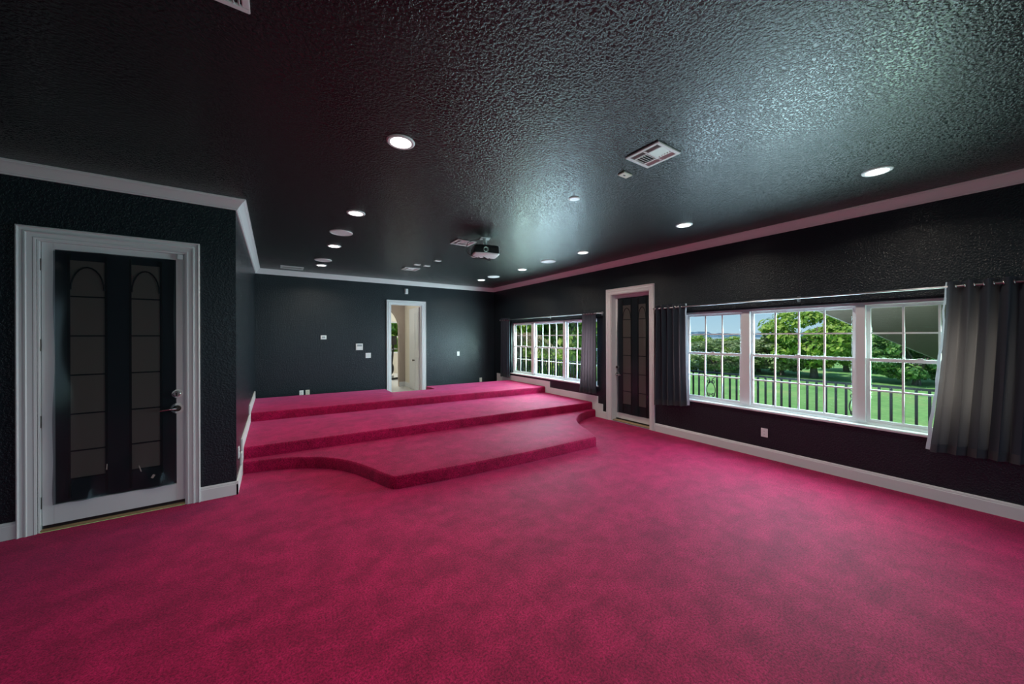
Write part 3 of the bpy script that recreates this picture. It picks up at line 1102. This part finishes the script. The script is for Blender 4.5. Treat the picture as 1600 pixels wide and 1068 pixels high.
def curtain(y0, y1, nf, label, zt=2.125, zb=.50, amp=.034, flare0=0.0, flare1=0.0, seed=1, ztilt=0.0, edge=None):
    """hanging grommet curtain, folds running in and out from the wall; flare shifts the hem ends"""
    rnd = random.Random(seed)
    c = (y0 + y1) / 2
    t = empty('curtain', (RODX, c, 0))
    tag(t, label, 'curtain', 'slate curtains')
    ph = [rnd.uniform(-.5, .5) for _ in range(nf * 2 + 3)]
    am = [rnd.uniform(.75, 1.2) for _ in range(nf * 2 + 3)]
    nu, nz = nf * 14, 26

    def P(s, q, th=0.0):
        y = y0 + (y1 - y0) * s
        k = s * nf
        i = int(k)
        fr = k - i
        A = (am[i] * (1 - fr) + am[i + 1] * fr)
        pp = (ph[i] * (1 - fr) + ph[i + 1] * fr)
        w = 1.0 - .12 * q
        x = amp * A * w * math.sin(2 * math.pi * k + pp * q * 1.6) + .010 * q * math.sin(5 * s * math.pi + 2 * q)
        yy = y - c + (1 - s) * flare0 * q ** 1.4 + s * flare1 * q ** 1.4 + .010 * math.sin(2 * math.pi * k * 2 + q) * q
        z = zt - (zt - zb) * q + ztilt * (s - .5) * q
        return Vector((min(x + th, .078), yy, z))

    def sheet(q0, q1, n, th, m, nm):
        mb = MB()
        if th == 0:
            vs = [P(i / nu, q0 + (q1 - q0) * j / n) for j in range(n + 1) for i in range(nu + 1)]
            fs = [(j * (nu + 1) + i, j * (nu + 1) + i + 1, (j + 1) * (nu + 1) + i + 1, (j + 1) * (nu + 1) + i) for j in range(n) for i in range(nu)]
            return mb.add(vs, fs).build(nm, m, t, smooth=60)
        vs = []
        for side in (0, 1):
            for j in range(n + 1):
                for i in range(nu + 1):
                    vs.append(P(i / nu, q0 + (q1 - q0) * j / n, th if side == 0 else -th))
        fs = []
        N = (n + 1) * (nu + 1)
        for j in range(n):
            for i in range(nu):
                a = j * (nu + 1) + i
                fs.append((a, a + 1, a + nu + 2, a + nu + 1))
                fs.append((N + a, N + a + nu + 1, N + a + nu + 2, N + a + 1))
        for i in range(nu):
            fs.append((i, N + i, N + i + 1, i + 1))
            a = n * (nu + 1) + i
            fs.append((a, a + 1, N + a + 1, N + a))
        for j in range(n):
            a = j * (nu + 1)
            fs.append((a, a + nu + 1, N + a + nu + 1, N + a))
            b = a + nu
            fs.append((b, N + b, N + b + nu + 1, b + nu + 1))
        mb.add(vs, fs)
        return mb.build(nm, m, t, smooth=60)
    sheet(0, .955, nz, 0, M['cloth'], 'cloth')
    sheet(.950, 1.0, 3, .0022, M['hem'], 'hem')
    if edge is not None:
        mb = MB()
        e = 0.0 if edge == 0 else 1.0
        sg = -1 if edge == 0 else 1
        vs = []
        for j in range(31):
            q = j / 30 * .99
            p = P(e, q)
            wv = .004 * math.sin(19 * q + seed) + .003 * math.sin(47 * q)
            for i in range(4):
                vs.append((p.x + .004 + i * .006, p.y + sg * (.002 + wv + .004 * i + .006 * q * i), p.z))
        mb.add(vs, [(j * 4 + i, j * 4 + i + 1, j * 4 + i + 5, j * 4 + i + 4) for j in range(30) for i in range(3)])
        lo = mb.build('lining_edge', M['lining'], t, smooth=60)
        lo['label'] = 'pale lining edge'
    for k in range(nf * 2):
        s = (k + .0) / (nf * 2)
        if s <= .01:
            continue
        y = y0 + (y1 - y0) * s - c
        mb = MB()
        pts = [(math.cos(a) * .024, y + .004 * math.sin(a), RODZ + math.sin(a) * .024) for a in [2 * math.pi * q / 16 for q in range(17)]]
        mb.tube(pts, .004, 6)
        mb.build('grommet', M['chrome'], t, smooth=True)
    return t


curtain(3.03, 3.535, 5, 'gathered slate curtain between the recessed door and the wide window', seed=3, flare0=-.03, flare1=.01, ztilt=-.06, edge=0)
curtain(-.70, .455, 11, 'broad slate curtain at the near right edge, lit from behind', zb=.515, amp=.036, seed=5, flare1=.10, ztilt=-.05, edge=1)
curtain(4.875, 5.235, 5, 'gathered slate curtain at the near end of the far window', zb=.47, seed=8, flare1=.06, amp=.030)
curtain(7.98, 8.38, 4, 'gathered slate curtain in the far right corner', zb=.50, seed=12, amp=.030)

# ================================================================ BALCONY AND RAILING
BX = 6.50
o = MB().box(AX + .18, BX + .12, -1.6, 10.5, -.30, -.08).build('balcony_floor', M['concrete'])
struct(o, 'concrete balcony floor outside the windows', 'balcony')
rail = empty('balcony_railing', (BX, 4.0, -.08))
tag(rail, 'black iron balcony railing with square balusters and scrolls outside the windows', 'railing')
SP = .1062


def rp(mb, nm, m=None):
    q = mb.build(nm, m or M['iron'], rail)
    q.location = (-BX, -4.0, .08)
    return q


rp(MB().bbox(BX - .024, BX + .024, -1.5, 10.4, .947, .975, .004), 'top_rail')
rp(MB().bbox(BX - .014, BX + .014, -1.5, 10.4, -.02, .008, .003), 'bottom_rail')
bal_me = MB().bbox(-.0125, .0125, -.0125, .0125, .008, .947, .002).mesh('baluster', M['iron'])
scroll_mb = MB()
for s in (-1, 1):
    pts = []
    # lyre shaped scroll: outer S with curled ends
    for q in range(15):
        a = q / 14
        pts.append((0, s * (.012 + .062 * math.sin(math.pi * a) ** .8), .50 + .30 * a))
    scroll_mb.tube(pts, .0065, 6)
    for (zc, dirn) in ((.56, 1), (.80, -1)):
        sp = []
        for q in range(16):
            a = q / 15 * 2.6 * math.pi
            r = .036 * (1 - .72 * q / 15)
            sp.append((0, s * (.038 - r * math.cos(a) * .9), zc + dirn * r * math.sin(a)))
        scroll_mb.tube(sp, .006, 6)
    scroll_mb.tube([(0, s * .094, .44), (0, s * .03, .475), (0, s * .012, .50)], .0065, 6)
    scroll_mb.tube([(0, s * .094, .90), (0, s * .03, .85), (0, s * .012, .80)], .0065, 6)
    scroll_mb.tube([(0, s * .094, .30), (0, s * .045, .36), (0, s * .07, .42), (0, s * .02, .44)], .0065, 6)
scroll_me = scroll_mb.mesh('scroll_panel', M['iron'], 40)
k = -26
while True:
    y = 1.435 + k * SP
    k += 1
    if y > 10.3:
        break
    if (k - 1) % 18 == 17:
        link('scroll_panel', scroll_me, rail, (0, y - 4.0, .08))
        continue
    link('baluster', bal_me, rail, (0, y - 4.0, .08))

# sloping stuccoed porch roof seen through the right hand sash
A0, A1 = Vector((5.68, 1.655, 2.015)), Vector((9.4, .735, 1.095))
porch = empty('porch_roof', (7.5, 0, 1.5))
tag(porch, 'sloping grey brown stucco porch roof seen through the near window', 'roof')
lo = [A0, A1, A1 + Vector((0, -4.2, .55)), A0 + Vector((0, -4.2, .55))]
hi = [p + Vector((0, 0, .22)) for p in lo]
mb = MB().add([tuple(p - Vector((7.5, 0, 1.5))) for p in lo + hi], [(0, 3, 2, 1), (4, 5, 6, 7), (0, 1, 5, 4), (1, 2, 6, 5), (2, 3, 7, 6), (3, 0, 4, 7)])
mb.build('soffit', M['stucco'], porch)
MB().tube([tuple(A0 - Vector((7.5, 0, 1.5)) + Vector((0, .012, .012))), tuple(A1 - Vector((7.5, 0, 1.5)) + Vector((0, .012, .012)))], .014, 6).build('drip_edge', M['concrete'], porch)

# ================================================================ GROUNDS
GZ = -3.2
o = MB().box(-60, 260, -160, 260, GZ - .5, GZ).build('lawn', M['lawn'])
struct(o, 'broad mown green lawn below the balcony', 'lawn')
o = MB().box(260, 1400, -1400, 1600, GZ - 1.0, GZ - .4).build('lake', M['water'])
struct(o, 'pale strip of lake water beyond the trees', 'lake')
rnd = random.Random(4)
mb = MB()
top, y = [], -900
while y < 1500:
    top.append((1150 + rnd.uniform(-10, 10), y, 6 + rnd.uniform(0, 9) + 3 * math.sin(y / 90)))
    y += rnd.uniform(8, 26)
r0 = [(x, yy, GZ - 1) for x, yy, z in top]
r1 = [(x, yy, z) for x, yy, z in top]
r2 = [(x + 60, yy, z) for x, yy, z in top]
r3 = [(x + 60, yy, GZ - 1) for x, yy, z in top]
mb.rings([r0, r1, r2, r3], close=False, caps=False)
o = mb.build('far_shore', M['haze_hill'])
struct(o, 'far shore on the horizon with haze painted into its blue', 'shore')
o = MB().box(36, 38.2, 28, 60, GZ, GZ + .03).build('garden_path', M['concrete'])
struct(o, 'pale garden path crossing the lawn', 'path')


def tree_meshes(seed, H, R, trunk_h, leafm, nclump, per, leaf, flat=.62):
    rnd = random.Random(seed)
    tm = MB()
    tm.tube([(0, 0, 0), (.05, .03, trunk_h * .5), (0, .06, trunk_h)], [H * .055, H * .042, H * .036], 9)
    cz = trunk_h + (H - trunk_h) * .48
    rz = (H - trunk_h) * .52 + .4
    for k in range(6):
        a = k * 1.047 + rnd.uniform(-.3, .3)
        r = R * rnd.uniform(.5, .8)
        e = (math.cos(a) * r, math.sin(a) * r, cz + rz * rnd.uniform(-.1, .5))
        tm.tube([(0, .05, trunk_h * .86), (e[0] * .35, e[1] * .35, trunk_h + (e[2] - trunk_h) * .5), e], [H * .026, H * .017, H * .006], 7)
    vs, fs = [], []
    for k in range(nclump):
        a = rnd.uniform(0, 6.283)
        h = rnd.uniform(-1, 1)
        rr = rnd.uniform(.55, 1.0) ** .5
        q = math.sqrt(max(0, 1 - h * h))
        c = Vector((math.cos(a) * q * R * rr, math.sin(a) * q * R * rr, cz + h * rz * rr))
        cr = R * rnd.uniform(.14, .26)
        for j in range(per):
            d = Vector((rnd.gauss(0, 1), rnd.gauss(0, 1), rnd.gauss(0, 1)))
            d.normalize()
            p = c + Vector((d.x, d.y, d.z * flat)) * cr * rnd.uniform(.6, 1.05)
            nrm = (d + Vector((rnd.uniform(-.6, .6), rnd.uniform(-.6, .6), rnd.uniform(0, .9)))).normalized()
            u = nrm.orthogonal().normalized()
            u = (Matrix.Rotation(rnd.uniform(0, 6.28), 3, nrm) @ u)
            w = nrm.cross(u)
            s = leaf * rnd.uniform(.6, 1.3)
            b = len(vs)
            vs += [tuple(p - u * s), tuple(p - w * s * .55 + nrm * s * .15), tuple(p + u * s), tuple(p + w * s * .55 + nrm * s * .15)]
            fs.append((b, b + 1, b + 2, b + 3))
    fm = bpy.data.meshes.new('foliage')
    fm.from_pydata(vs, [], fs)
    fm.materials.append(leafm)
    return tm.mesh('trunk', M['bark'], 50), fm


def ground_point(u, v, dist=None):
    """where a pixel of the photograph meets the ground (or at a chosen distance along the view)"""
    x, y = u - 800.0, v - 525.48
    f = 549.449
    s, c = math.sin(YAW), math.cos(YAW)
    R, U = x / f, -y / f
    D = dist if dist else (GZ - HCAM) / U
    return Vector(((s + R * c) * D, (c - R * s) * D, GZ))


OAK = tree_meshes(1, 7.6, 4.6, 2.0, M['leaf_bright'], 120, 75, .26)
OAK2 = tree_meshes(2, 6.6, 4.4, 1.5, M['leaf_bright'], 110, 70, .25)
OLIVE = tree_meshes(3, 5.6, 3.9, 1.2, M['leaf_olive'], 105, 70, .22)
DEEP = tree_meshes(4, 7.2, 4.2, 1.3, M['leaf_deep'], 110, 70, .25)
SHRUB = tree_meshes(5, 3.6, 2.2, .3, M['leaf_bright'], 70, 70, .20)
CONE = tree_meshes(6, 9.5, 3.6, 1.0, M['leaf_bright'], 130, 75, .24)


def tree(kind, u, D, label, rot, sc=1.0, cat='tree', name='oak_tree', group='trees on the lawn', zs=1.0):
    p = ground_point(u, 600, D)
    t = empty(name, p)
    t.rotation_euler = (0, 0, rot)
    t.scale = (sc, sc, sc * zs)
    tag(t, label, cat, group)
    link('trunk', kind[0], t)
    link('foliage', kind[1], t)
    return t


# near window: left to right
tree(OAK, 1272, 40, 'tall bright green oak with a forked trunk in the middle sash of the near window', .4, 1.0)
tree(OLIVE, 1222, 43, 'small olive tree just left of the tall bright oak', 1.3, .95, zs=0.86)
tree(OAK2, 1322, 47, 'bright green oak just right of the tall oak in the near window', 2.2, 1.0)
tree(OAK2, 1385, 46, 'green oak with a slim trunk behind the right sash', .9, 1.05)
tree(DEEP, 1432, 34, 'thick trunked dark oak in the right sash of the near window', 3.0, .86)
tree(DEEP, 1475, 35, 'dark oak at the right edge of the near window', 4.1, .9)
tree(DEEP, 1345, 62, 'dark tree standing far behind the bright oaks', 5.1, .85)
tree(OLIVE, 1185, 47, 'grey olive tree behind the white house front', 2.7, 1.0, zs=0.72)
tree(OAK2, 1150, 52, 'green tree beside the left mullion of the near window', .2, .86, zs=0.74)
tree(OLIVE, 1118, 46, 'grey green tree in the left sash of the near window', 3.7, 1.0, zs=0.72)
tree(OAK2, 1088, 54, 'green tree at the left edge of the near window', 1.9, .92, zs=0.72)
tree(DEEP, 1205, 75, 'distant dark tree above the white house', 1.0, .82, zs=0.68)
tree(DEEP, 1135, 80, 'distant dark tree behind the left sash trees', 2.0, .86, zs=0.64)
tree(OAK2, 1060, 60, 'green tree half hidden by the curtain of the near window', 2.9, .95, zs=0.7)
tree(DEEP, 1095, 90, 'farthest dark tree in the left sash', .6, .92, zs=0.6)
tree(SHRUB, 1082, 50, 'pale rounded shrub by the garden path', .6, .8, 'shrub', 'lawn_shrub', 'shrubs on the lawn')
tree(SHRUB, 1262, 70, 'small shrub behind the tall oak trunk', 1.6, .9, 'shrub', 'lawn_shrub', 'shrubs on the lawn')
# far window
tree(CONE, 818, 24, 'tall leafy tree filling the left of the far window', .5, 1.0, name='garden_tree')
tree(CONE, 862, 22, 'tall bright tree filling the middle of the far window', 2.5, .98, name='garden_tree')
tree(OAK2, 843, 30, 'broad tree behind the tall trees of the far window', 1.5, 1.3, name='garden_tree')
tree(OAK, 905, 30, 'lower bright tree in the right sash of the far window', 3.3, .84, name='garden_tree')
tree(OAK2, 780, 26, 'leafy tree at the corner edge of the far window', 4.2, 1.3, name='garden_tree')
tree(OAK2, 945, 36, 'bright tree hidden mostly by the far window curtain', 5.2, .9, name='garden_tree')
tree(SHRUB, 835, 17, 'rounded shrub low behind the railing of the far window', .3, 1.0, 'shrub', 'garden_shrub', 'shrubs below the far window')
tree(SHRUB, 880, 18, 'rounded shrub right of the middle sash of the far window', 2.0, 1.0, 'shrub', 'garden_shrub', 'shrubs below the far window')
tree(SHRUB, 800, 18, 'rounded shrub left below the far window', 1.1, 1.0, 'shrub', 'garden_shrub', 'shrubs below the far window')

# dry palm in the far window
pp = ground_point(812, 600, 15.5)
palm = empty('dry_palm', pp)
tag(palm, 'palm with dry brown fronds at the left of the far window', 'palm')
MB().tube([(0, 0, 0), (.1, 0, 2.2), (.05, .1, 4.9)], [.19, .15, .13], 10).build('trunk', M['bark'], palm, smooth=50)
rnd = random.Random(8)
for k in range(16):
    a = k * .3927 + rnd.uniform(-.15, .15)
    L = rnd.uniform(1.5, 2.1)
    up = rnd.uniform(-.2, 1.0)
    mb = MB()
    rib = []
    for q in range(8):
        s = q / 7
        rib.append(Vector((math.cos(a) * L * s, math.sin(a) * L * s, 4.9 + up * s - 1.5 * s * s)))
    mb.tube(rib, [.025 - .02 * i / 7 for i in range(8)], 5)
    side = Vector((-math.sin(a), math.cos(a), 0))
    for q in range(1, 24):
        s = q / 24 * 6.99
        i = int(s)
        p = rib[i].lerp(rib[i + 1], s - i)
        for sg in (-1, 1):
            tip = p + side * sg * .42 * (1 - .5 * q / 24) + Vector((math.cos(a) * .18, math.sin(a) * .18, -.22))
            mb.add([p, p + Vector((math.cos(a) * .05, math.sin(a) * .05, 0)), tip], [(0, 1, 2)])
    mb.build('frond', M['frond'], palm)

# white house beyond the trees
hp = ground_point(1197, 600, 66)
house = empty('white_house', hp)
house.rotation_euler = (0, 0, -YAW - .1)
tag(house, 'small white house glimpsed between the trees of the near window', 'house')
MB().box(-4.5, 4.5, 0, 6, 0, 2.6).build('house_wall', M['house'], house)
MB().rings([[(-5, -.5, 2.6), (5, -.5, 2.6), (5, 6.5, 2.6), (-5, 6.5, 2.6)], [(-2.5, 3, 4.2), (2.5, 3, 4.2), (2.5, 3.1, 4.2), (-2.5, 3.1, 4.2)]]).build('roof', M['roof'], house)
for x in (-3.2, -1.2, .8, 2.8):
    w = MB().box(x - .55, x + .55, -.06, 0, .7, 2.1).build('house_window', M['white'], house)
    MB().box(x - .47, x + .47, -.08, -.06, .78, 2.02).build('window_pane', M['slot'], w)
hp = ground_point(1262, 600, 84)
house = empty('pale_house', hp)
house.rotation_euler = (0, 0, -YAW - .5)
tag(house, 'pale house wall glimpsed behind the forked oak trunk', 'house')
MB().box(-5, 5, 0, 6, 0, 2.8).build('house_wall', M['house'], house)
MB().rings([[(-5.5, -.5, 2.8), (5.5, -.5, 2.8), (5.5, 6.5, 2.8), (-5.5, 6.5, 2.8)], [(-3, 3, 4.6), (3, 3, 4.6), (3, 3.1, 4.6), (-3, 3.1, 4.6)]]).build('roof', M['concrete'], house)
for x in (-3, 0, 3):
    w = MB().box(x - .6, x + .6, -.06, 0, .8, 2.2).build('house_window', M['white'], house)
    MB().box(x - .5, x + .5, -.08, -.06, .9, 2.1).build('window_pane', M['slot'], w)

# ================================================================ HALL BEYOND THE DOORWAY
HY0, HY1 = BY + .12, 11.6
o = MB().box(.6, 3.57, HY0, HY1, -.12, 0).box(BD[0], BD[1], BY, HY0, -.12, .0).build('floor_hall', M['tile'])
struct(o, 'pale tiled hall floor beyond the open doorway', 'floor')
o = MB().box(.5, 3.7, HY0, HY1 + .15, 2.9, 3.0).build('ceiling_hall', M['cream'])
struct(o, 'cream hall ceiling beyond the doorway', 'ceiling')
o = MB().box(3.57, 3.69, HY0, HY1, 0, 2.9).build('wall_hall_right', M['cream'])
struct(o, 'cream hall wall to the right beyond the doorway', 'wall')
o = MB().box(.48, .6, HY0, HY1, 0, 2.9).build('wall_hall_left', M['cream'])
struct(o, 'cream hall wall to the left beyond the doorway', 'wall')
# wall with the arch
acx, ar, asp = 2.60, .775, 1.90
prof = [(acx - ar, 0)] + [(acx - ar * math.cos(math.pi * q / 24), asp + ar * math.sin(math.pi * q / 24)) for q in range(25)] + [(acx + ar, 0)]
outer = [(.6, 0)] + [(.6 + (3.57 - .6) * q / 24, 2.9) for q in range(25)] + [(3.57, 0)]
mb = MB()
n = len(prof)
vs = [(x, HY1, z) for x, z in prof] + [(x, HY1, z) for x, z in outer] + [(x, HY1 + .15, z) for x, z in prof] + [(x, HY1 + .15, z) for x, z in outer]
fs = []
for i in range(n - 1):
    fs += [(i, i + 1, n + i + 1, n + i), (2 * n + i, 3 * n + i, 3 * n + i + 1, 2 * n + i + 1), (i, 2 * n + i, 2 * n + i + 1, i + 1)]
mb.add(vs, fs)
o = mb.build('wall_hall_arch', M['beige'])
struct(o, 'beige hall wall with a round arched opening', 'wall')
o = MB().box(3.376, 3.57, HY1 - .015, HY1, 0, .15).box(3.555, 3.57, 11.12, HY1 - .015, 0, .15).build('baseboard_hall', M['white'])
struct(o, 'white baseboard at the hall corner', 'baseboard')
hd = empty('door_4', (0, 0, 0))
struct(hd, 'white closed hall door on the right beyond the open leaf', 'door')
MB().bbox(3.545, 3.57, 10.15, 11.08, 0, 2.5, .003).build('casing', M['white'], hd)
MB().bbox(3.53, 3.545, 10.25, 10.98, .01, 2.4, .003).build('slab', M['white'], hd)

# exercise room beyond the arch
o = MB().box(.6, 6.5, HY1 + .15, 16.0, -.12, 0).box(acx - ar, acx + ar, HY1, HY1 + .15, -.12, 0).build('floor_exercise_room', M['tile'])
struct(o, 'pale floor of the room beyond the arch', 'floor')
o = grid_wall(MB(), (.6, 6.5), (16.0, 16.15), (0, 2.9), [(2.6, 5.8, .9, 2.3)], 'Y').build('wall_exercise_back', M['cream'])
struct(o, 'cream wall with a window far beyond the arch', 'wall')
o = MB().box(6.5, 6.62, HY1 + .15, 16.15, 0, 2.9).box(.48, .6, HY1 + .15, 16.15, 0, 2.9).box(3.57, 6.5, HY1 + .03, HY1 + .15, 0, 2.9).build('wall_exercise_side', M['cream'])
struct(o, 'cream side walls of the room beyond the arch', 'wall')
o = MB().box(.48, 6.62, HY1 + .15, 16.15, 2.9, 3.0).build('ceiling_exercise_room', M['white'])
struct(o, 'white ceiling of the room beyond the arch', 'ceiling')
wn4 = empty('window_4', (0, 0, 0))
struct(wn4, 'bright window far beyond the arch showing greenery', 'window')
for x in (2.6, 3.4, 4.2, 5.0, 5.8):
    MB().box(x - .025, x + .025, 16.03, 16.09, .9, 2.3).build('mullion', M['white'], wn4)
for z in (.9, 1.6, 2.25):
    MB().box(2.6, 5.8, 16.04, 16.08, z, z + .05).build('frame_rail', M['white'], wn4)
for x, lab in ((3.6, 'garden shrub outside the far exercise room window'), (5.2, 'garden shrub outside the exercise room window on the right')):
    t = empty('window_shrub', (x + .4, 18.6, GZ))
    t.scale = (1.0, 1.0, 1.45)
    tag(t, lab, 'shrub', 'shrubs outside the exercise room')
    link('foliage', SHRUB[1], t)
    link('trunk', SHRUB[0], t)

bike = empty('exercise_machine', (3.72, 13.6, 0))
bike.rotation_euler = (0, 0, .5)
tag(bike, 'black exercise machine with upright post seen through the arch', 'exercise machine')
MB().bbox(-.30, .30, -.06, .04, 0, .07, .01).build('front_foot', M['black'], bike)
MB().bbox(-.25, .25, .95, 1.03, 0, .07, .01).build('rear_foot', M['black'], bike)
MB().bbox(-.05, .05, .0, 1.0, .07, .15, .01).build('base_beam', M['rod'], bike)
MB().lathe([(.0, -.05), (.26, -.05), (.28, -.03), (.28, .03), (.26, .05), (0, .05)], (0, .25, .42), 'X', 28).build('flywheel', M['black'], bike, smooth=30)
MB().tube([(0, .15, .12), (0, .02, .9), (0, -.02, 1.35)], [.05, .04, .035], 12).build('front_post', M['black'], bike, smooth=40)
MB().bbox(-.17, .17, -.06, .0, 1.32, 1.66, .02).build('console', M['black'], bike)
MB().tube([(-.26, .2, 1.18), (-.22, .0, 1.16), (0, -.02, 1.15), (.22, .0, 1.16), (.26, .2, 1.18)], .018, 10).build('handlebar', M['rod'], bike, smooth=True)
MB().tube([(0, .75, .12), (0, .82, .78)], .03, 12).build('seat_post', M['rod'], bike, smooth=40)
MB().bbox(-.13, .13, .66, .98, .78, .88, .035).build('saddle', M['black'], bike, smooth=50)


def added_globe_lamp(c, power, label):  # unseen lamp added to brighten a room beyond the doorway
    t = empty('added_ceiling_lamp', c)
    tag(t, label, 'ceiling light')
    MB().lathe([(.15, 0), (.15, -.02), (.14, -.03)], (0, 0, 0), 'Z', 28).build('base_ring', M['white_metal'], t, 30)
    MB().lathe([(.14, -.03), (.12, -.07), (.06, -.095), (0, -.10)], (0, 0, 0), 'Z', 28).build('globe', M['lens'], t, 40)
    L = bpy.data.lights.new('lamp_light', 'POINT')
    L.energy = power
    L.shadow_soft_size = .12
    L.color = (.97, 1.0, .98)
    lo = bpy.data.objects.new('lamp_light', L)
    lo.location = (0, 0, -.25)
    COL.objects.link(lo)
    lo.parent = t


added_globe_lamp((2.2, 10.3, 2.9), 22, 'unseen globe lamp added to light the hall')
added_globe_lamp((3.6, 13.6, 2.9), 110, 'unseen globe lamp added to light the exercise room')
